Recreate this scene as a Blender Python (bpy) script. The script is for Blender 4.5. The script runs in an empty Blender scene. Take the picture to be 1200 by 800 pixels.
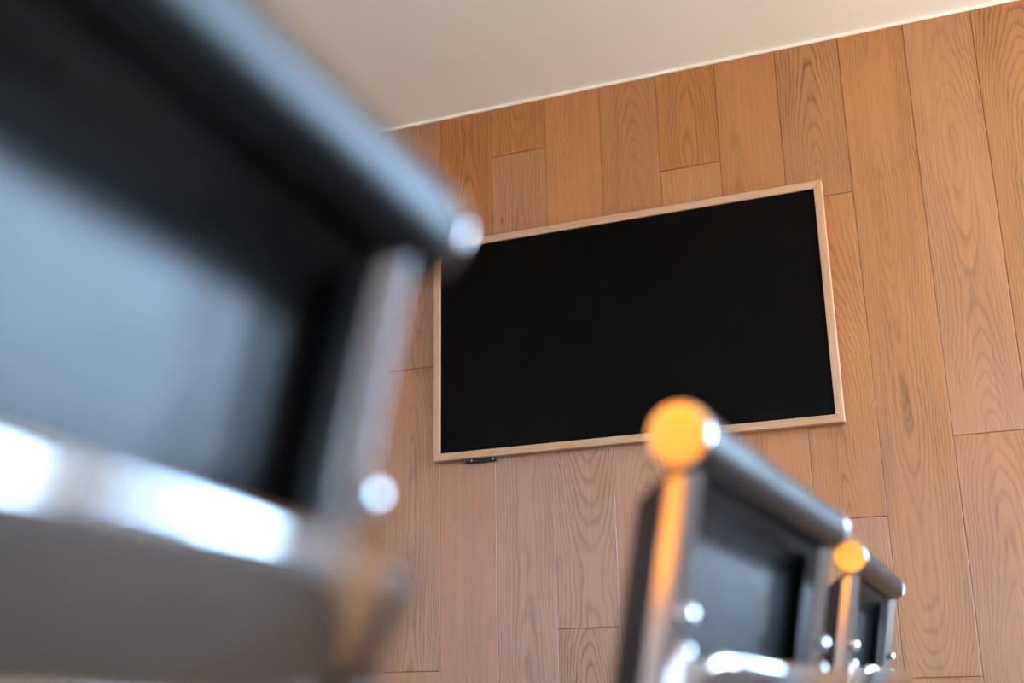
import bpy, bmesh, math, random
from mathutils import Vector, Matrix
random.seed(7)
S = bpy.context.scene
COL = S.collection
PI = math.pi

# ------------------------------------------------------------------ layout (metres; the camera stands at x = 0, y = 0)
CAM_Z = 0.70
WALL_Y = 3.415            # face of the oak wall
CEIL_Z = 2.664
TV = Vector((-0.9898, 3.3854, CAM_Z + 1.1171))   # centre of the screen face
RIGHT_X, LEFT_X, BACK_Y = 2.3, -3.6, -3.4
OAK_END = 0.52             # the oak cladding stops here; glazing fills the corner
PLANK_W, SEAM0 = 0.1917, TV.x - 0.6260           # plank width and position of seam 0

# ------------------------------------------------------------------ material helpers
def new_mat(name):
    m = bpy.data.materials.new(name); m.use_nodes = True
    nt = m.node_tree; nt.nodes.clear()
    out = nt.nodes.new('ShaderNodeOutputMaterial')
    return m, nt, out
def node(nt, t, **kw):
    n = nt.nodes.new(t)
    for k, v in kw.items(): setattr(n, k, v)
    return n
def math_node(nt, op, a, b=None, c=None):
    n = nt.nodes.new('ShaderNodeMath'); n.operation = op
    for i, v in enumerate((a, b, c)):
        if v is None: continue
        if hasattr(v, 'is_output') or isinstance(v, bpy.types.NodeSocket): nt.links.new(v, n.inputs[i])
        else: n.inputs[i].default_value = v
    return n.outputs[0]
def principled(nt, out, **kw):
    p = nt.nodes.new('ShaderNodeBsdfPrincipled')
    for k, v in kw.items(): p.inputs[k].default_value = v
    nt.links.new(p.outputs[0], out.inputs[0])
    return p
def bump(nt, height, strength, dist, target):
    b = nt.nodes.new('ShaderNodeBump'); b.inputs['Strength'].default_value = strength; b.inputs['Distance'].default_value = dist
    nt.links.new(height, b.inputs['Height']); nt.links.new(b.outputs[0], target.inputs['Normal'])

def mat_plain(name, col, rough, metal=0.0, noise=0.0, nscale=40, bstr=0.0):
    m, nt, out = new_mat(name)
    p = principled(nt, out, **{'Roughness': rough, 'Metallic': metal, 'Base Color': (*col, 1)})
    tc = node(nt, 'ShaderNodeTexCoord')
    n = node(nt, 'ShaderNodeTexNoise'); n.inputs['Scale'].default_value = nscale; n.inputs['Detail'].default_value = 4
    nt.links.new(tc.outputs['Object'], n.inputs['Vector'])
    if noise:
        mr = node(nt, 'ShaderNodeMapRange'); mr.inputs['To Min'].default_value = 1 - noise; mr.inputs['To Max'].default_value = 1 + noise
        nt.links.new(n.outputs['Fac'], mr.inputs['Value'])
        mx = node(nt, 'ShaderNodeMix', data_type='RGBA', blend_type='MULTIPLY'); mx.inputs[0].default_value = 1
        mx.inputs[6].default_value = (*col, 1)
        nt.links.new(mr.outputs[0], mx.inputs[7]); nt.links.new(mx.outputs[2], p.inputs['Base Color'])
    if bstr: bump(nt, n.outputs['Fac'], bstr, 0.001, p)
    return m

def mat_oak(name, dark, light, rough, ring=1.0, spec=0.5):
    """plank oak: UV = (across, along) metres from plank centre, 'plank' colour attribute = per-plank choices"""
    m, nt, out = new_mat(name)
    p = principled(nt, out, **{'Roughness': rough, 'Specular IOR Level': spec})
    uv = node(nt, 'ShaderNodeUVMap', uv_map='plank_uv')
    at = node(nt, 'ShaderNodeAttribute', attribute_name='plank')
    sx = node(nt, 'ShaderNodeSeparateXYZ'); nt.links.new(uv.outputs[0], sx.inputs[0])
    sc = node(nt, 'ShaderNodeSeparateColor'); nt.links.new(at.outputs['Color'], sc.inputs[0])
    r1, r2, r3 = sc.outputs[0], sc.outputs[1], sc.outputs[2]
    u, v = sx.outputs[0], sx.outputs[1]
    seed = math_node(nt, 'MULTIPLY', r1, 57.0)
    def vec(a, b, c):
        cb = node(nt, 'ShaderNodeCombineXYZ')
        for i, q in enumerate((a, b, c)):
            if isinstance(q, (int, float)): cb.inputs[i].default_value = q
            else: nt.links.new(q, cb.inputs[i])
        return cb.outputs[0]
    def noise(vc, scale, detail=2.0, rough_=0.5):
        n = node(nt, 'ShaderNodeTexNoise'); n.inputs['Scale'].default_value = scale
        n.inputs['Detail'].default_value = detail; n.inputs['Roughness'].default_value = rough_
        nt.links.new(vc, n.inputs['Vector']); return n.outputs['Fac']
    # wobble of the pith distance along the plank and across it -> cathedral arches
    nl = noise(vec(seed, math_node(nt, 'MULTIPLY', v, 0.9), seed), 1.3, 1.0)
    nw = noise(vec(math_node(nt, 'MULTIPLY', u, 9.0), math_node(nt, 'MULTIPLY', v, 3.2), seed), 1.6, 3.0, 0.55)
    nf = noise(vec(math_node(nt, 'MULTIPLY', u, 26.0), math_node(nt, 'MULTIPLY', v, 7.0), seed), 1.7, 3.0, 0.6)
    uc = math_node(nt, 'MULTIPLY_ADD', r2, 0.10, -0.05)
    du = math_node(nt, 'SUBTRACT', u, uc)
    du = math_node(nt, 'ADD', du, math_node(nt, 'MULTIPLY_ADD', nw, 0.034, -0.017))
    dz = math_node(nt, 'MULTIPLY_ADD', nl, 0.16, -0.035)
    dz = math_node(nt, 'ADD', dz, math_node(nt, 'MULTIPLY', v, math_node(nt, 'MULTIPLY_ADD', math_node(nt, 'FRACT', seed), 0.20, -0.10)))
    dz = math_node(nt, 'ADD', dz, math_node(nt, 'MULTIPLY_ADD', nf, 0.007, -0.0035))
    rr = math_node(nt, 'SQRT', math_node(nt, 'ADD', math_node(nt, 'POWER', du, 2.0), math_node(nt, 'POWER', dz, 2.0)))
    fr = math_node(nt, 'FRACT', math_node(nt, 'MULTIPLY', rr, 130.0 * ring))
    # sharp dark late-wood line fading out to one side
    ramp = node(nt, 'ShaderNodeValToRGB')
    e = ramp.color_ramp.elements
    e[0].position, e[0].color = 0.0, (0, 0, 0, 1)
    e[1].position, e[1].color = 1.0, (1, 1, 1, 1)
    for pos, val in ((0.08, .62), (0.30, 0.10), (0.80, 0.06), (0.96, 0.60)):
        k = e.new(pos); k.color = (val, val, val, 1)
    e[0].color = (1, 1, 1, 1)
    nt.links.new(fr, ramp.inputs[0])
    # how strongly the figure shows differs along and between planks
    patch = noise(vec(math_node(nt, 'MULTIPLY', u, 5.0), math_node(nt, 'MULTIPLY', v, 1.1), math_node(nt, 'ADD', seed, 3.0)), 1.5, 1.0)
    amp = math_node(nt, 'MULTIPLY', math_node(nt, 'MULTIPLY_ADD', r3, 0.9, 0.20), math_node(nt, 'MULTIPLY_ADD', patch, 2.2, -0.45))
    rings = math_node(nt, 'MULTIPLY', ramp.outputs['Color'], amp)
    # fine pores, long and thin
    pores = noise(vec(math_node(nt, 'MULTIPLY', u, 420.0), math_node(nt, 'MULTIPLY', v, 9.0), seed), 1.0, 4.0, 0.65)
    streak = noise(vec(math_node(nt, 'MULTIPLY', u, 55.0), math_node(nt, 'MULTIPLY', v, 1.2), seed), 1.0, 3.0, 0.6)
    mott = noise(vec(math_node(nt, 'MULTIPLY', u, 3.0), math_node(nt, 'MULTIPLY', v, 1.0), seed), 2.2, 3.0)
    f = math_node(nt, 'MULTIPLY_ADD', rings, 0.80, 0.0)
    f = math_node(nt, 'ADD', f, math_node(nt, 'MULTIPLY_ADD', pores, 0.85, -0.37))
    f = math_node(nt, 'ADD', f, math_node(nt, 'MULTIPLY_ADD', streak, 0.50, -0.19))
    f = math_node(nt, 'ADD', f, math_node(nt, 'MULTIPLY_ADD', mott, 0.34, -0.17))
    # small knots
    vo = node(nt, 'ShaderNodeTexVoronoi'); vo.inputs['Scale'].default_value = 1.0
    nt.links.new(vec(math_node(nt, 'MULTIPLY', u, 8.0), math_node(nt, 'MULTIPLY', v, 2.6), seed), vo.inputs['Vector'])
    kn = node(nt, 'ShaderNodeMapRange'); kn.inputs['From Min'].default_value = 0.05; kn.inputs['From Max'].default_value = 0.02
    nt.links.new(vo.outputs['Distance'], kn.inputs['Value'])
    f = math_node(nt, 'ADD', f, math_node(nt, 'MULTIPLY', kn.outputs[0], 0.7))
    mix = node(nt, 'ShaderNodeMix', data_type='RGBA', clamp_factor=True)
    mix.inputs[6].default_value = (*light, 1); mix.inputs[7].default_value = (*dark, 1)
    nt.links.new(f, mix.inputs[0])
    # plank to plank tint
    hsv = node(nt, 'ShaderNodeHueSaturation')
    nt.links.new(mix.outputs[2], hsv.inputs['Color'])
    nt.links.new(math_node(nt, 'MULTIPLY_ADD', at.outputs['Alpha'], 0.30, 0.85), hsv.inputs['Value'])
    nt.links.new(math_node(nt, 'MULTIPLY_ADD', r1, 0.16, 0.92), hsv.inputs['Saturation'])
    nt.links.new(math_node(nt, 'MULTIPLY_ADD', r3, 0.004, 0.499), hsv.inputs['Hue'])
    nt.links.new(hsv.outputs[0], p.inputs['Base Color'])
    ro = math_node(nt, 'MULTIPLY_ADD', pores, 0.16, rough - 0.08)
    nt.links.new(ro, p.inputs['Roughness'])
    hgt = math_node(nt, 'MULTIPLY', math_node(nt, 'ADD', math_node(nt, 'MULTIPLY', pores, 0.5), rings), -1.0)
    bump(nt, hgt, 0.22, 0.0012, p)
    return m

M = {}
M['oak_wall'] = mat_oak('oiled_oak_planks', (0.120, 0.035, 0.009), (0.45, 0.186, 0.058), 0.40, 1.0, 1.0)
M['oak_frame'] = mat_oak('pale_oak_frame', (0.34, 0.17, 0.085), (0.58, 0.35, 0.20), 0.45, 0.6)
M['oak_reflector'] = mat_oak('amber_reflector_oak', (0.35, 0.13, 0.02), (0.62, 0.27, 0.05), 0.5, 1.0)  # for the added band mirrored in caps and rails
M['oak_floor'] = mat_oak('brown_oak_floor', (0.03, 0.018, 0.010), (0.085, 0.056, 0.036), 0.8, 1.0, 0.04)
M['plaster'] = mat_plain('ceiling_plaster', (0.86, 0.835, 0.80), 0.9, 0, 0.03, 3.0, 0.05)
M['paint'] = mat_plain('wall_paint', (0.74, 0.72, 0.69), 0.85, 0, 0.03, 4.0, 0.05)
M['grey_paint'] = mat_plain('grey_wall_paint', (0.50, 0.48, 0.47), 0.85, 0, 0.03, 4.0, 0.05)
M['taupe'] = mat_plain('taupe_wall_paint', (0.25, 0.205, 0.17), 0.85, 0, 0.03, 4.0, 0.05)
M['white_trim'] = mat_plain('white_trim_paint', (0.94, 0.92, 0.88), 0.5, 0, 0.02, 30)
M['screen'] = mat_plain('black_screen_glass', (0.0025, 0.0022, 0.002), 0.5, 0, 0.05, 5)
M['screen'].node_tree.nodes['Principled BSDF'].inputs['Specular IOR Level'].default_value = 0.05
M['black_plastic'] = mat_plain('black_plastic', (0.008, 0.008, 0.008), 0.5, 0, 0.1, 80)
M['white_plastic'] = mat_plain('white_plastic', (0.8, 0.8, 0.78), 0.4, 0, 0.05, 80)
M['chrome'] = mat_plain('polished_aluminium', (0.83, 0.82, 0.82), 0.09, 1.0, 0.03, 60)
M['satin'] = mat_plain('satin_aluminium', (0.80, 0.79, 0.79), 0.13, 1.0, 0.03, 60)
M['dark_metal'] = mat_plain('dark_window_metal', (0.05, 0.05, 0.055), 0.45, 0.6, 0.1, 60)
M['caster_rubber'] = mat_plain('caster_rubber', (0.015, 0.015, 0.015), 0.6, 0, 0.1, 60)
def mat_leather():
    m, nt, out = new_mat('black_leather')
    p = principled(nt, out, **{'Base Color': (0.0025, 0.0027, 0.003, 1), 'Roughness': 0.36, 'Specular IOR Level': 0.40})
    tc = node(nt, 'ShaderNodeTexCoord')
    v = node(nt, 'ShaderNodeTexVoronoi'); v.inputs['Scale'].default_value = 420
    n = node(nt, 'ShaderNodeTexNoise'); n.inputs['Scale'].default_value = 34; n.inputs['Detail'].default_value = 3
    nt.links.new(tc.outputs['Object'], v.inputs['Vector']); nt.links.new(tc.outputs['Object'], n.inputs['Vector'])
    h = math_node(nt, 'ADD', math_node(nt, 'MULTIPLY', v.outputs['Distance'], 0.25), math_node(nt, 'MULTIPLY', n.outputs['Fac'], 1.2))
    bump(nt, h, 0.3, 0.002, p)
    nt.links.new(math_node(nt, 'MULTIPLY_ADD', n.outputs['Fac'], 0.14, 0.27), p.inputs['Roughness'])
    return m
M['leather'] = mat_leather()
def mat_glass():
    m, nt, out = new_mat('window_glass')
    t = node(nt, 'ShaderNodeBsdfTransparent'); t.inputs[0].default_value = (0.97, 0.985, 0.98, 1)
    g = node(nt, 'ShaderNodeBsdfGlossy'); g.inputs['Roughness'].default_value = 0.02
    mx = node(nt, 'ShaderNodeMixShader'); mx.inputs[0].default_value = 0.06
    nt.links.new(t.outputs[0], mx.inputs[1]); nt.links.new(g.outputs[0], mx.inputs[2]); nt.links.new(mx.outputs[0], out.inputs[0])
    return m
M['glass'] = mat_glass()
def mat_added_screen():  # fabric of the added screens; sets the strength of their veil
    m, nt, out = new_mat('added_screen_fabric')
    t = node(nt, 'ShaderNodeBsdfTransparent'); t.inputs[0].default_value = (0.65, 0.65, 0.65, 1)
    g = node(nt, 'ShaderNodeBsdfDiffuse'); g.inputs['Color'].default_value = (.6, .6, .6, 1)
    a = node(nt, 'ShaderNodeAddShader')
    nt.links.new(t.outputs[0], a.inputs[0]); nt.links.new(g.outputs[0], a.inputs[1]); nt.links.new(a.outputs[0], out.inputs[0])
    return m
M['added_screen'] = mat_added_screen()

# ------------------------------------------------------------------ object helpers
def tag(o, label=None, cat=None, group=None, kind=None):
    for k, v in (('label', label), ('category', cat), ('group', group), ('kind', kind)):
        if v: o[k] = v
    return o
def obj(name, bm, mat, parent=None, smooth=False, loc=None):
    me = bpy.data.meshes.new(name)
    bmesh.ops.recalc_face_normals(bm, faces=bm.faces)
    if smooth:
        for f in bm.faces: f.smooth = True
    bm.to_mesh(me); bm.free()
    me.materials.append(M[mat])
    o = bpy.data.objects.new(name, me); COL.objects.link(o)
    if parent: o.parent = parent
    if loc: o.location = loc
    return o
def autosmooth(o, deg=35):
    me = o.data
    for p in me.polygons: p.use_smooth = True
    bm = bmesh.new(); bm.from_mesh(me)
    for e in bm.edges:
        if len(e.link_faces) == 2 and e.calc_face_angle(0) > math.radians(deg): e.smooth = False
    bm.to_mesh(me); bm.free()
    return o
def box(bm, x0, x1, y0, y1, z0, z1, bev=0.0, seg=2):
    vs = [bm.verts.new((x, y, z)) for x in (x0, x1) for y in (y0, y1) for z in (z0, z1)]
    idx = [(0, 1, 3, 2), (4, 6, 7, 5), (0, 4, 5, 1), (2, 3, 7, 6), (0, 2, 6, 4), (1, 5, 7, 3)]
    fs = [bm.faces.new([vs[i] for i in f]) for f in idx]
    if bev:
        es = list({e for f in fs for e in f.edges})
        bmesh.ops.bevel(bm, geom=es, offset=bev, segments=seg, profile=0.5, affect='EDGES')
    return fs
def loft(bm, rings, closed=True, caps=True):
    """rings: lists of points of equal length"""
    R = [[bm.verts.new(p) for p in r] for r in rings]
    n = len(R[0])
    for a, b in zip(R, R[1:]):
        for i in range(n if closed else n - 1):
            j = (i + 1) % n
            bm.faces.new((a[i], a[j], b[j], b[i]))
    if caps and closed:
        bm.faces.new(R[0][::-1]); bm.faces.new(R[-1])
def lathe(bm, prof, axis='z', org=(0, 0, 0), n=32):
    """prof: list of (radius, height)"""
    org = Vector(org); rings = []
    for r, h in prof:
        ring = []
        for i in range(n):
            a = 2 * PI * i / n; c, s = r * math.cos(a), r * math.sin(a)
            p = {'z': (c, s, h), 'x': (h, c, s), 'y': (s, h, c)}[axis]
            ring.append(org + Vector(p))
        rings.append(ring)
    loft(bm, rings)
def smoothstep(t): return t * t * (3 - 2 * t)
def catmull(pts, sub=8):
    out = []; P = [pts[0]] + list(pts) + [pts[-1]]
    for i in range(1, len(P) - 2):
        p0, p1, p2, p3 = (Vector(q) for q in P[i - 1:i + 3])
        for k in range(sub):
            t = k / sub
            out.append(0.5 * ((2 * p1) + (p2 - p0) * t + (2 * p0 - 5 * p1 + 4 * p2 - p3) * t * t + (3 * p1 - p0 - 3 * p2 + p3) * t ** 3))
    out.append(Vector(pts[-1])); return out

# ------------------------------------------------------------------ plank surfaces
def plank_surface(name, mat, planks, origin, ax_u, ax_v, ax_n, kind='structure', bev=0.0012, thick=0.012, gap=0.0006, back=0.15):
    """planks: (u0,u1,v0,v1,(r,g,b,a)); ax_n points into the room"""
    bm = bmesh.new(); uvl = bm.loops.layers.uv.new('plank_uv'); cl = bm.loops.layers.float_color.new('plank')
    O, U, V, N = (Vector(q) for q in (origin, ax_u, ax_v, ax_n))
    for (u0, u1, v0, v1, c) in planks:
        uc, vc = (u0 + u1) / 2, (v0 + v1) / 2
        g = gap
        lay = [((u0 + g, v0 + g), -thick), ((u0 + g, v0 + g), -bev), ((u0 + g + bev, v0 + g + bev), 0)]
        def ring(i, d):
            k = g + i
            return [(u0 + k, v0 + k, d), (u1 - k, v0 + k, d), (u1 - k, v1 - k, d), (u0 + k, v1 - k, d)]
        rs = [ring(0, -thick), ring(0, -bev), ring(bev, 0)]
        vv = [[bm.verts.new(O + U * a + V * b + N * d) for a, b, d in r] for r in rs]
        st = [[(a - uc, b - vc) for a, b, d in r] for r in rs]
        for k in range(2):
            for i in range(4):
                j = (i + 1) % 4
                f = bm.faces.new((vv[k][i], vv[k][j], vv[k + 1][j], vv[k + 1][i]))
                for l, q in zip(f.loops, (st[k][i], st[k][j], st[k + 1][j], st[k + 1][i])): l[uvl].uv = q; l[cl] = c
        f = bm.faces.new(vv[2])
        for l, q in zip(f.loops, st[2]): l[uvl].uv = q; l[cl] = c
    # backing board closes the joints
    us = [p[0] for p in planks] + [p[1] for p in planks]; vs = [p[2] for p in planks] + [p[3] for p in planks]
    a0, a1, b0, b1 = min(us), max(us), min(vs), max(vs)
    q = [[bm.verts.new(O + U * a + V * b + N * d) for a, b in ((a0, b0), (a1, b0), (a1, b1), (a0, b1))] for d in (-back, -thick * 0.7)]
    for f in ([q[0][3], q[0][2], q[0][1], q[0][0]], q[1], *[[q[0][i], q[0][(i + 1) % 4], q[1][(i + 1) % 4], q[1][i]] for i in range(4)]):
        ff = bm.faces.new(f)
        for l in ff.loops: l[uvl].uv = (0.03, 0.1); l[cl] = (.5, .5, .5, 0)
    o = obj(name, bm, mat); tag(o, kind=kind)
    return o

# oak wall behind the television: butt joints measured on the photograph, height of each joint per column
JOINTS = {-1: [0.816, 1.774], 0: [0.55, 1.95], 1: [0.60, 2.478], 2: [0.925, 1.75], 3: [0.50, 1.62], 4: [0.58, 2.317], 5: [0.60, 1.86],
          6: [1.188, 2.145], 7: [0.763], 8: [1.391], 9: [0.60], -2: [1.15, 2.3]}
FIG = {  # chosen figure for planks that stand out: (column, index from the floor) -> (seed, pith offset, figure strength, brightness)
    (6, 2): (.31, .50, 1.00, .28), (7, 1): (.62, .35, .70, .52), (8, 1): (.12, .55, .55, .48), (1, 2): (.83, .5, .8, .40),
    (1, 1): (.2, .55, .6, .5), (9, 1): (.47, .8, .7, .22), (5, 2): (.71, .1, .2, .45), (4, 2): (.9, .5, .6, .5), (4, 1): (.37, .5, .9, .75),
    (2, 2): (.55, .3, .4, .72), (3, 1): (.05, .6, .35, .62), (-1, 1): (.66, .5, .9, .6), (6, 1): (.77, .45, .6, .62), (2, 0): (.29, .5, .9, .45), (7, 0): (.81, .4, .5, .5),
    (8, 0): (.4, .6, .4, .5), (6, 0): (.15, .5, .5, .55)}
planks = []
c0 = int((LEFT_X - SEAM0) // PLANK_W) ; c1 = int((OAK_END - SEAM0) // PLANK_W) + 1
for c in range(c0, c1):
    u0, u1 = SEAM0 + c * PLANK_W, SEAM0 + (c + 1) * PLANK_W
    u0, u1 = max(u0, LEFT_X), min(u1, OAK_END)
    if u1 - u0 < 0.01: continue
    rnd = random.Random(c * 31 + 5)
    js = JOINTS.get(c) or sorted([rnd.uniform(.4, 1.2), rnd.uniform(1.5, 2.4)])
    vs = [0.0] + js + [CEIL_Z]
    for i in range(len(vs) - 1):
        col = FIG.get((c, i)) or (rnd.random(), rnd.uniform(.2, .8), rnd.uniform(.1, .8), rnd.uniform(.35, .68))
        planks.append((u0, u1, vs[i], vs[i + 1], col))
plank_surface('wall_front', 'oak_wall', planks, (0, WALL_Y, 0), (1, 0, 0), (0, 0, 1), (0, -1, 0))

# far end of the room behind the camera: painted wall with an oak band added for amber chair reflections
planks = []
x = -2.6; k = 0
while x < -0.3 - 0.01:
    rnd = random.Random(900 + k); w = min(PLANK_W, -0.3 - x)
    planks.append((x, x + w, 1.12, 2.30, (rnd.random(), rnd.random(), rnd.uniform(.2, .5), rnd.uniform(.4, .6))))
    x += w; k += 1
plank_surface('amber_reflector', 'oak_reflector', planks, (0, BACK_Y + .0205, 0), (1, 0, 0), (0, 0, 1), (0, 1, 0), thick=.012, back=.02)

# floor boards, running on under the walls
planks = []
x = LEFT_X - .15; k = 0
while x < RIGHT_X + .15 - 0.01:
    rnd = random.Random(400 + k); w = min(0.16, RIGHT_X + .15 - x); y = BACK_Y - .15; y_end = WALL_Y + .15
    while y < y_end - 0.01:
        l = min(rnd.uniform(1.2, 2.2), y_end - y)
        planks.append((x, x + w, y, y + l, (rnd.random(), rnd.random(), rnd.uniform(.2, .6), rnd.uniform(.4, .6)))); y += l
    x += w; k += 1
plank_surface('floor', 'oak_floor', planks, (0, 0, 0), (1, 0, 0), (0, 1, 0), (0, 0, 1))

# ceiling, left wall, white shadow-gap strip
bm = bmesh.new(); box(bm, LEFT_X - .15, RIGHT_X + .15, BACK_Y - .15, WALL_Y + .15, CEIL_Z, CEIL_Z + .12); tag(obj('ceiling', bm, 'plaster'), kind='structure')
bm = bmesh.new(); box(bm, LEFT_X, RIGHT_X, WALL_Y - 0.009, WALL_Y, CEIL_Z - 0.010, CEIL_Z, 0.002); tag(obj('trim_1', bm, 'white_trim'), kind='structure')

# glazed corner: tall windows in the right wall and in the front wall beyond the oak cladding
WZ = {'R': (0.40, 2.20), 'F': (0.66, 2.50), 'B': (0.66, 2.30), 'L': (0.66, 2.40)}       # sill and head heights
def wall_with_openings(name, along, fixed0, fixed1, a0, a1, opens, mat, WZ0, WZ1):
    bm = bmesh.new()
    def bx_(p, q, z0, z1):
        if along == 'y': box(bm, fixed0, fixed1, p, q, z0, z1)
        else: box(bm, p, q, fixed0, fixed1, z0, z1)
    bx_(a0, a1, 0, WZ0); bx_(a0, a1, WZ1, CEIL_Z)
    ed = [a0] + [q for w in opens for q in w] + [a1]
    for a, b in zip(ed[::2], ed[1::2]): bx_(a, b, WZ0, WZ1)
    tag(obj(name, bm, mat), kind='structure')
WIN_R = [(1.05, 1.95), (2.05, 3.34)]
WIN_F = [(1.15, 1.80)]
wall_with_openings('wall_right', 'y', RIGHT_X, RIGHT_X + .15, BACK_Y - .15, WALL_Y + .15, WIN_R, 'grey_paint', *WZ['R'])
ADDED_WIN_B = [(-0.15, 0.70)]  # unseen window added to lay a cool veil on the oak wall
ADDED_WIN_L = [(-2.75, -0.95)]  # likewise added out of view, for the veil on the left planks
wall_with_openings('wall_left', 'y', LEFT_X - .15, LEFT_X, BACK_Y, WALL_Y + .15, ADDED_WIN_L, 'paint', *WZ['L'])
wall_with_openings('wall_back', 'x', BACK_Y - .15, BACK_Y, LEFT_X - .15, RIGHT_X + .15, ADDED_WIN_B, 'grey_paint', *WZ['B'])
wall_with_openings('wall_corner', 'x', WALL_Y, WALL_Y + .15, OAK_END, RIGHT_X, WIN_F, 'taupe', *WZ['F'])
wn = 0
for side, opens in (('R', WIN_R), ('F', WIN_F), ('B', ADDED_WIN_B), ('L', ADDED_WIN_L)):
    for (a, b) in opens:
        wn += 1; WZ0, WZ1 = WZ[side]
        w = bpy.data.objects.new('window_%d' % wn, None); COL.objects.link(w); tag(w, kind='structure')
        W_, H_ = b - a, WZ1 - WZ0
        if side == 'R': w.location = (RIGHT_X, a, WZ0)
        elif side == 'F': w.location = (b, WALL_Y, WZ0); w.rotation_euler = (0, 0, PI / 2)
        elif side == 'B': w.location = (a, BACK_Y, WZ0); w.rotation_euler = (0, 0, -PI / 2)
        else: w.location = (LEFT_X, b, WZ0); w.rotation_euler = (0, 0, PI)
        bm = bmesh.new(); t = 0.05
        for q in ((0, W_, 0, t), (0, W_, H_ - t, H_), (0, t, t, H_ - t), (W_ - t, W_, t, H_ - t)):
            box(bm, 0.04, 0.10, q[0], q[1], q[2], q[3], 0.004, 1)
        obj('window_frame', bm, 'dark_metal', w)
        bm = bmesh.new(); box(bm, 0.066, 0.072, t, W_ - t, t, H_ - t); obj('pane', bm, 'glass', w)
        if side in 'BL':  # screens dim the two added windows to a soft brightness
            bm = bmesh.new(); box(bm, 0.018, 0.0195, .01, W_ - .01, .03, H_ - .03)
            rings = [[Vector((.022 + .018 * math.cos(2 * PI * k / 16), yy, H_ - .03 + .018 * math.sin(2 * PI * k / 16))) for k in range(16)] for yy in (.008, W_ - .008)]
            loft(bm, rings); obj('added_blind', bm, 'added_screen', w)
            continue
        L = bpy.data.lights.new('window_portal', 'AREA'); L.shape = 'RECTANGLE'
        L.cycles.is_portal = True
        lo = bpy.data.objects.new('window_portal', L); COL.objects.link(lo)
        m_, zc_ = (a + b) / 2, (WZ0 + WZ1) / 2
        if side == 'R': lo.location = (RIGHT_X + .12, m_, zc_); lo.rotation_euler = (0, PI / 2, 0); L.size, L.size_y = H_, W_
        else: lo.location = (m_, WALL_Y + .12, zc_); lo.rotation_euler = (-PI / 2, 0, 0); L.size, L.size_y = W_, H_

# ------------------------------------------------------------------ television
SW, SH, FW = 1.2174, 0.6848, 0.0235
tv = bpy.data.objects.new('television', None); COL.objects.link(tv); tv.location = (TV.x, TV.y, TV.z - SH / 2 - FW)
tag(tv, 'flat black television in a thin pale oak frame on the oak plank wall', 'television')
zc = SH / 2 + FW
bm = bmesh.new(); box(bm, -SW / 2, SW / 2, 0.0, 0.02, zc - SH / 2, zc + SH / 2); obj('screen', bm, 'screen', tv)
bm = bmesh.new(); box(bm, -SW / 2 - .012, SW / 2 + .012, 0.0125, WALL_Y - TV.y - .0005, zc - SH / 2 - .010, zc + SH / 2 + .010, 0.003, 1); obj('housing', bm, 'black_plastic', tv)
def frame_bar(sx, sz):
    """one mitred length of the frame: sx=+-1 upright, sz=+-1 rail"""
    bm = bmesh.new(); uvl = bm.loops.layers.uv.new('plank_uv'); cl = bm.loops.layers.float_color.new('plank')
    c = (random.random(), random.random(), 0.25, 0.55)
    m = 0.0004
    if sx:
        P = lambda d, e, y: (sx * (SW / 2 + d), y, zc + e * (SH / 2 + d) - e * m)
    else:
        P = lambda d, e, y: (e * (SW / 2 + d) - e * m, y, zc + sz * (SH / 2 + d))
    prof = [(0.0, 0.004), (0.0, -0.005), (0.0015, -0.0065), (FW - .0015, -0.0065), (FW, -0.005), (FW, 0.022), (0.012, 0.022)]
    R = [[bm.verts.new(P(d, e, y)) for d, y in prof] for e in (-1, 1)]
    n = len(prof)
    fs = [bm.faces.new((R[0][i], R[0][(i + 1) % n], R[1][(i + 1) % n], R[1][i])) for i in range(n)]
    fs += [bm.faces.new(R[0][::-1]), bm.faces.new(R[1])]
    for f in fs:
        for l in f.loops:
            v = l.vert.co
            l[uvl].uv = (v.x * .5 + v.y, v.z) if sx else (v.z * .5 + v.y, v.x)
            l[cl] = c
    return obj('frame_upright' if sx else 'frame_rail', bm, 'oak_frame', tv)
for s in (-1, 1): frame_bar(s, 0); frame_bar(0, s)
# small black receiver under the lower rail
bm = bmesh.new(); box(bm, -0.53, -0.43, 0.008, 0.026, -0.012, 0.004, 0.003, 2); rec = obj('receiver_box', bm, 'black_plastic', tv)
for x_ in (-0.506, -0.434):
    bm = bmesh.new(); box(bm, x_ - .0016, x_ + .0016, 0.0068, 0.0095, -0.0080, -0.002, 0.0008, 1); obj('indicator', bm, 'white_plastic', rec)

# ------------------------------------------------------------------ office chair
# side profile in the chair's own axes: X across, Y towards the sitter's front, Z up; origin on the floor under the column
TOP = Vector((0, -0.285, 0.868)); REC = math.radians(11)
DN = Vector((0, math.sin(REC), -math.cos(REC)))     # down along the back
FW_ = Vector((0, math.cos(REC), math.sin(REC)))     # forwards out of the back
OVER = 0.024
HW = 0.224                                          # half the distance between the side rails
RAD = 0.0221                                        # radius of the leather roll
def bk(x, s, d): return TOP + DN * s + FW_ * d + Vector((x, 0, 0))
def side_path():
    pts = [TOP + DN * 0.0, TOP + DN * .10, TOP + DN * .20, TOP + DN * .30]
    pts += [Vector((0, -.175, .485)), Vector((0, -.135, .447)), Vector((0, -.06, .432)), Vector((0, .06, .438)), Vector((0, .16, .448)), Vector((0, .235, .448))]
    return catmull(pts, 8)
PATH = side_path()
def frames(path):
    out = []
    for i, p in enumerate(path):
        t = (path[min(i + 1, len(path) - 1)] - path[max(i - 1, 0)]).normalized()
        f = Vector((0, -t.z, t.y))       # sitter's side of the path
        out.append((p, t, f))
    return out
FR = frames(PATH)

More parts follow.
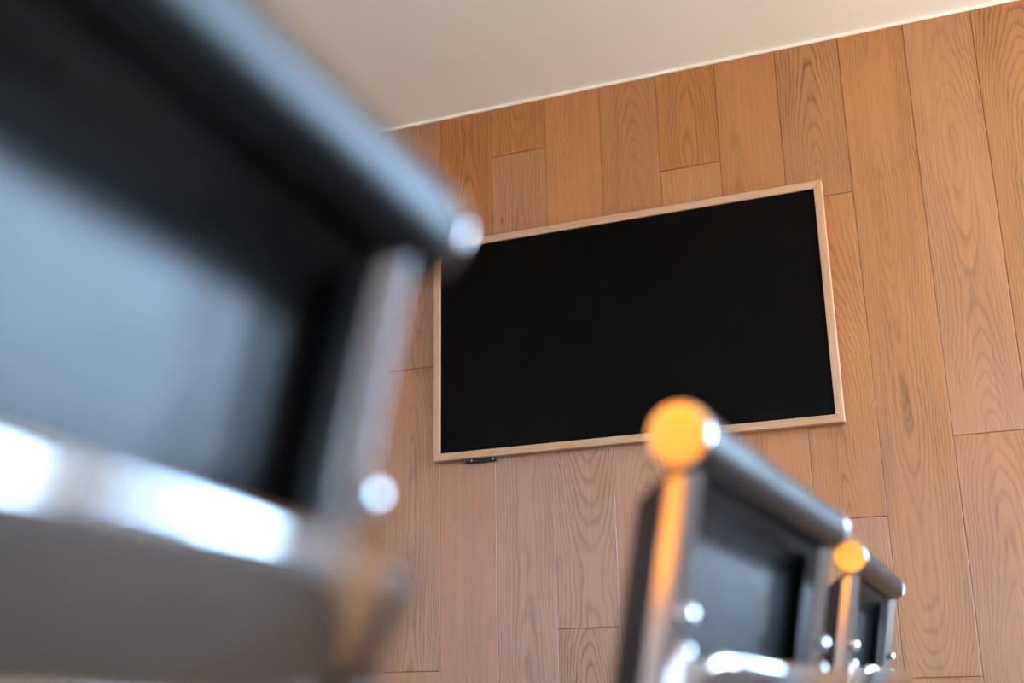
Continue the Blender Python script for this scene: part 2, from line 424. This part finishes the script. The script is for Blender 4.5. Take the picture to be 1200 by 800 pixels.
def make_chair():
    root = bpy.data.objects.new('office_chair', None); COL.objects.link(root)
    up = []
    # sling: rear face recessed in front of the rails, folding back under the roll at the top
    bm = bmesh.new()
    NX = 24
    def sling_depth(i):
        s = sum((PATH[k + 1] - PATH[k]).length for k in range(i))
        total = sum((PATH[k + 1] - PATH[k]).length for k in range(len(PATH) - 1))
        tt = min(1, max(0, (s - .008) / .038)); te = min(1, max(0, (total - s - .010) / .05))
        return s, -.008 + .034 * smoothstep(tt) * smoothstep(te) + .0 * s, min(smoothstep(tt), smoothstep(te))
    rings = []
    for i, (p, t, f) in enumerate(FR):
        s, d, k = sling_depth(i)
        rear, front = [], []
        for j in range(NX + 1):
            x = -1 + 2 * j / NX
            e = max(0, (abs(x) - .93) / .07)                      # side edge runs back to the rail
            belly = .006 * (1 - x * x) * k
            edge = smoothstep(e)
            dd = d + belly - edge * (d - .0108) * k
            xx = x * (HW + .007)
            rear.append(p + f * dd + Vector((xx, 0, 0)))
            df = max(d + belly + .007, .0235 * k) - .004 * edge * k
            front.append(p + f * df + Vector((xx, 0, 0)))
        rings.append(rear + front[::-1])
    loft(bm, rings)
    o = autosmooth(obj('sling', bm, 'leather', root), 50); up.append(o)
    # stitched ribs across the sling face are left plain; rolls at both ends
    for name, c in (('top_roll', TOP), ('front_roll', PATH[-1])):
        bm = bmesh.new(); prof = []
        n = 28
        for i in range(n + 1):
            x = -1 + 2 * i / n
            r = RAD * (1 - .05 * (1 - x * x)) + .0004 * math.sin(9 * x) - (.002 if i in (0, n) else 0)
            prof.append((r, x * (HW + OVER)))
        lathe(bm, prof, 'x', c, 40)
        o = autosmooth(obj(name, bm, 'leather', root), 50); up.append(o)
        for sx in (-1, 1):
            bm = bmesh.new()
            h0 = HW + OVER - .0005
            pr = [(.0200, h0), (.0216, h0 + .0002), (.0218, h0 + .0010), (.0217, h0 + .0018), (.0212, h0 + .0030), (.0203, h0 + .0038), (.0150, h0 + .00385), (.009, h0 + .0039), (.0005, h0 + .0039)]
            lathe(bm, [(r, sx * h) for r, h in pr], 'x', c, 40)
            cap = autosmooth(obj('end_cap', bm, 'chrome', root), 20); up.append(cap)
    # side rails: flat outer face, bevelled towards the rear
    sec = [(-.0055, .0105), (.0055, .0105), (.0065, .0100), (.0065, -.0015), (.0060, -.0028), (.0001, -.0112), (-.0001, -.0112), (-.0060, -.0028), (-.0065, -.0015), (-.0065, .0100)]
    for sx in (-1, 1):
        bm = bmesh.new()
        rings = []
        for (p, t, f) in FR[1:-1]:
            rings.append([p + Vector((sx * HW + a, 0, 0)) + f * b for a, b in sec])
        loft(bm, rings)
        o = autosmooth(obj('side_rail', bm, 'satin', root), 9); up.append(o)
    # back spreader: thick rounded bar behind the rails with lugs and ball bolts
    bm = bmesh.new()
    rings = []
    n = 64; BL = HW + .012
    for i in range(n + 1):
        x = -1 + 2 * i / n
        a = abs(x)
        endk = 1 - max(0, (a - .93) / .07) ** 2 * .28
        sc_ = .159 ; hh = .0260 * endk; hd = .0130 * endk
        dc = -.026 - .026 * (1 - a ** 3)      # bowed out behind the back
        ring = []
        m_ = 48
        for j in range(m_):
            th = 2 * PI * j / m_; cx, cy = math.cos(th), math.sin(th)
            q = 4.8
            ex = math.copysign(abs(cx) ** (2 / q), cx) * hd; ey = math.copysign(abs(cy) ** (2 / q), cy) * hh
            lean = .30 * (ey - hh) * (1 if ex > 0 else 0)       # rear face undercut towards its lower edge
            ring.append(bk(x * BL, sc_ - ey, dc - ex - lean))
        rings.append(ring)
    loft(bm, rings)
    sp = autosmooth(obj('back_spreader', bm, 'chrome', root), 40); up.append(sp)
    for sx in (-1, 1):
        bm = bmesh.new()
        rings = []
        for s_, r_ in ((.165, .0050), (.140, .0050), (.133, .0045), (.131, .0035), (.129, .0015)):
            rings.append([bk(sx * HW + r_ * math.cos(2 * PI * k / 16), s_, -.0140 + r_ * math.sin(2 * PI * k / 16)) for k in range(16)])
        loft(bm, rings)
        lug = autosmooth(obj('lug', bm, 'chrome', sp), 60)
        bm = bmesh.new(); rings = []
        for d_, r_ in ((-.006, .0040), (-.0085, .0040), (-.009, .0060), (-.011, .0074), (-.0140, .0074), (-.017, .0054), (-.0184, .0020)):
            rings.append([bk(sx * HW + r_ * math.cos(2 * PI * k / 20), .112 + r_ * math.sin(2 * PI * k / 20), d_) for k in range(20)])
        loft(bm, rings)
        autosmooth(obj('ball_bolt', bm, 'chrome', sp), 60)
    # lower spreader under the seat and its mount
    bm = bmesh.new(); rings = []
    for i in range(21):
        x = -1 + 2 * i / 20
        drop = .045 * (1 - smoothstep(min(1, abs(x) * 1.15)))
        w = .020 + .02 * (1 - abs(x))
        rings.append([Vector((x * (HW - .005), .02 + w * math.cos(2 * PI * k / 16), .418 - drop + .012 * math.sin(2 * PI * k / 16))) for k in range(16)])
    loft(bm, rings)
    up.append(autosmooth(obj('seat_spreader', bm, 'chrome', root), 60))
    bm = bmesh.new(); lathe(bm, [(.022, .20), (.022, .345), (.040, .362), (.040, .375)], 'z', (0, .02, 0), 28)
    up.append(autosmooth(obj('gas_lift', bm, 'chrome', root), 40))
    # fixed lower half: sleeve, four-star base, casters
    bm = bmesh.new(); lathe(bm, [(.030, .085), (.033, .09), (.033, .27), (.028, .275)], 'z', (0, .02, 0), 28)
    autosmooth(obj('column', bm, 'chrome', root), 40)
    for k in range(5):
        a = 2 * PI * k / 5 + .35
        R_ = Matrix.Rotation(a, 4, 'Z'); C_ = Vector((0, .02, 0))
        bm = bmesh.new(); rings = []
        for i in range(13):
            t = i / 12; r = .02 + .29 * t; z = .118 - .028 * t - .012 * math.sin(PI * t)
            w = .020 - .008 * t; h = .017 - .007 * t
            rings.append([C_ + R_ @ Vector((r, w * math.cos(2 * PI * j / 16), z + h * math.sin(2 * PI * j / 16))) for j in range(16)])
        loft(bm, rings)
        leg = autosmooth(obj('leg', bm, 'chrome', root), 60)
        bm = bmesh.new()
        for off in (-.014, .014):
            rings = []
            for x_, r_ in ((-.008, .022), (-.0065, .026), (.0065, .026), (.008, .022)):
                rings.append([C_ + R_ @ Vector((.300 + r_ * math.cos(2 * PI * j / 20), off + x_, .026 + r_ * math.sin(2 * PI * j / 20))) for j in range(20)])
            loft(bm, rings)
        rings = [[C_ + R_ @ Vector((.300 + r_ * math.cos(2 * PI * j / 12), r_ * math.sin(2 * PI * j / 12), z_)) for j in range(12)] for z_, r_ in ((.026, .005), (.088, .005))]
        loft(bm, rings)
        autosmooth(obj('caster', bm, 'caster_rubber', leg), 40)
    return root, up

def copy_tree(o, parent=None):
    c = o.copy(); COL.objects.link(c)
    if parent: c.parent = parent
    m = {o: c}
    for ch in list(o.children): m.update(copy_tree(ch, c))
    return m

# (left end of the roll axis: x, y; yaw from the row; height of the roll axis; label)
CHAIRS = [
    (-0.205, 0.418, 'R', 92.5, CAM_Z + .188, 'nearest black leather office chair with polished metal back bar, left of the television'),
    (-0.184, 0.746, 'L', 87.3, CAM_Z + .169, 'middle black leather office chair in the row, amber reflection on its large round end cap'),
    (-0.186, 1.660, 'L', 89.3, CAM_Z + .187, 'farthest black leather office chair in the row, smallest of the three, below the television'),
]
proto, upper = make_chair()
trees = [{o: o for o in [proto] + list(proto.children)}] + [copy_tree(proto) for _ in range(2)]
for (x, y, end, yaw, zr, lab), tr in zip(CHAIRS, trees):
    root = tr[proto]; a = math.radians(yaw)
    ax = Vector((math.cos(a), math.sin(a), 0)); fwd = Vector((-math.sin(a), math.cos(a), 0))
    e = Vector((x, y, 0))
    half = HW + OVER + .006
    c = e + ax * (half if end == 'L' else -half)
    root.location = (c - fwd * TOP.y) * 1.0
    root.location.z = 0; root.rotation_euler = (0, 0, a)
    dz = zr - TOP.z
    for o in upper: tr[o].location.z = dz
    tag(root, lab, 'office chair', 'black leather office chairs in a row')

# ------------------------------------------------------------------ light
w = bpy.data.worlds.new('sky'); S.world = w; w.use_nodes = True
nt = w.node_tree; nt.nodes.clear()
out = nt.nodes.new('ShaderNodeOutputWorld'); bg = nt.nodes.new('ShaderNodeBackground'); bg.inputs['Strength'].default_value = 44.0
tc = nt.nodes.new('ShaderNodeTexCoord'); sp = nt.nodes.new('ShaderNodeSeparateXYZ'); nt.links.new(tc.outputs['Generated'], sp.inputs[0])
rp = nt.nodes.new('ShaderNodeValToRGB'); mr = nt.nodes.new('ShaderNodeMapRange'); mr.inputs['From Min'].default_value = -0.35; mr.inputs['From Max'].default_value = 0.6
nt.links.new(sp.outputs[2], mr.inputs['Value']); nt.links.new(mr.outputs[0], rp.inputs[0])
e = rp.color_ramp.elements
e[0].position, e[0].color = .18, (.55, .46, .37, 1)
e[1].position, e[1].color = 1.0, (.34, .56, 1.0, 1)
k = e.new(.40); k.color = (.46, .70, 1.0, 1)
nt.links.new(rp.outputs[0], bg.inputs[0]); nt.links.new(bg.outputs[0], out.inputs[0])
# unseen lamps added above and below the amber band to light its reflection
for z_, rx in ((2.38, 0), (1.05, 0)):
    L = bpy.data.lights.new('reflector_lamp', 'AREA'); L.shape = 'RECTANGLE'; L.size, L.size_y = 2.25, .03
    L.energy = 24; L.color = (1.0, .66, .17); L.spread = math.radians(100)
    o = bpy.data.objects.new('reflector_lamp', L); COL.objects.link(o); o.location = (-1.45, BACK_Y + .22, z_)
    o.rotation_euler = (Vector((-1.45, BACK_Y + .02, 1.80)) - o.location).to_track_quat('-Z', 'X').to_euler()
    d = (Vector((-1.45, BACK_Y + .02, 1.80)) - o.location).normalized()
    o.matrix_world = Matrix.Translation(o.location) @ Matrix((Vector((1, 0, 0)), (-d).cross(Vector((1, 0, 0))), -d)).transposed().to_4x4()

# ------------------------------------------------------------------ camera
cam = bpy.data.cameras.new('camera'); co = bpy.data.objects.new('camera', cam); COL.objects.link(co)
co.location = (0, 0, CAM_Z)
yaw, pit, rol = .3795, .2965, .0166
c_, s_ = math.cos, math.sin
Rm = Matrix.Rotation(yaw, 3, 'Z') @ Matrix.Rotation(pit, 3, 'X') @ Matrix.Rotation(rol, 3, 'Y')
B = Matrix((Rm @ Vector((1, 0, 0)), Rm @ Vector((0, 0, 1)), Rm @ Vector((0, -1, 0)))).transposed()
co.rotation_euler = B.to_euler()
cam.sensor_width = 36; cam.lens = 1413.48 / 1200 * 36; cam.clip_start = 0.02
cam.dof.use_dof = True; cam.dof.focus_distance = 3.45; cam.dof.aperture_fstop = 2.6; cam.dof.aperture_blades = 9
S.camera = co
S.view_settings.view_transform = 'Standard'; S.view_settings.look = 'None'
S.view_settings.gamma = 1.0; S.view_settings.use_curve_mapping = False
S.view_settings.exposure = -0.32
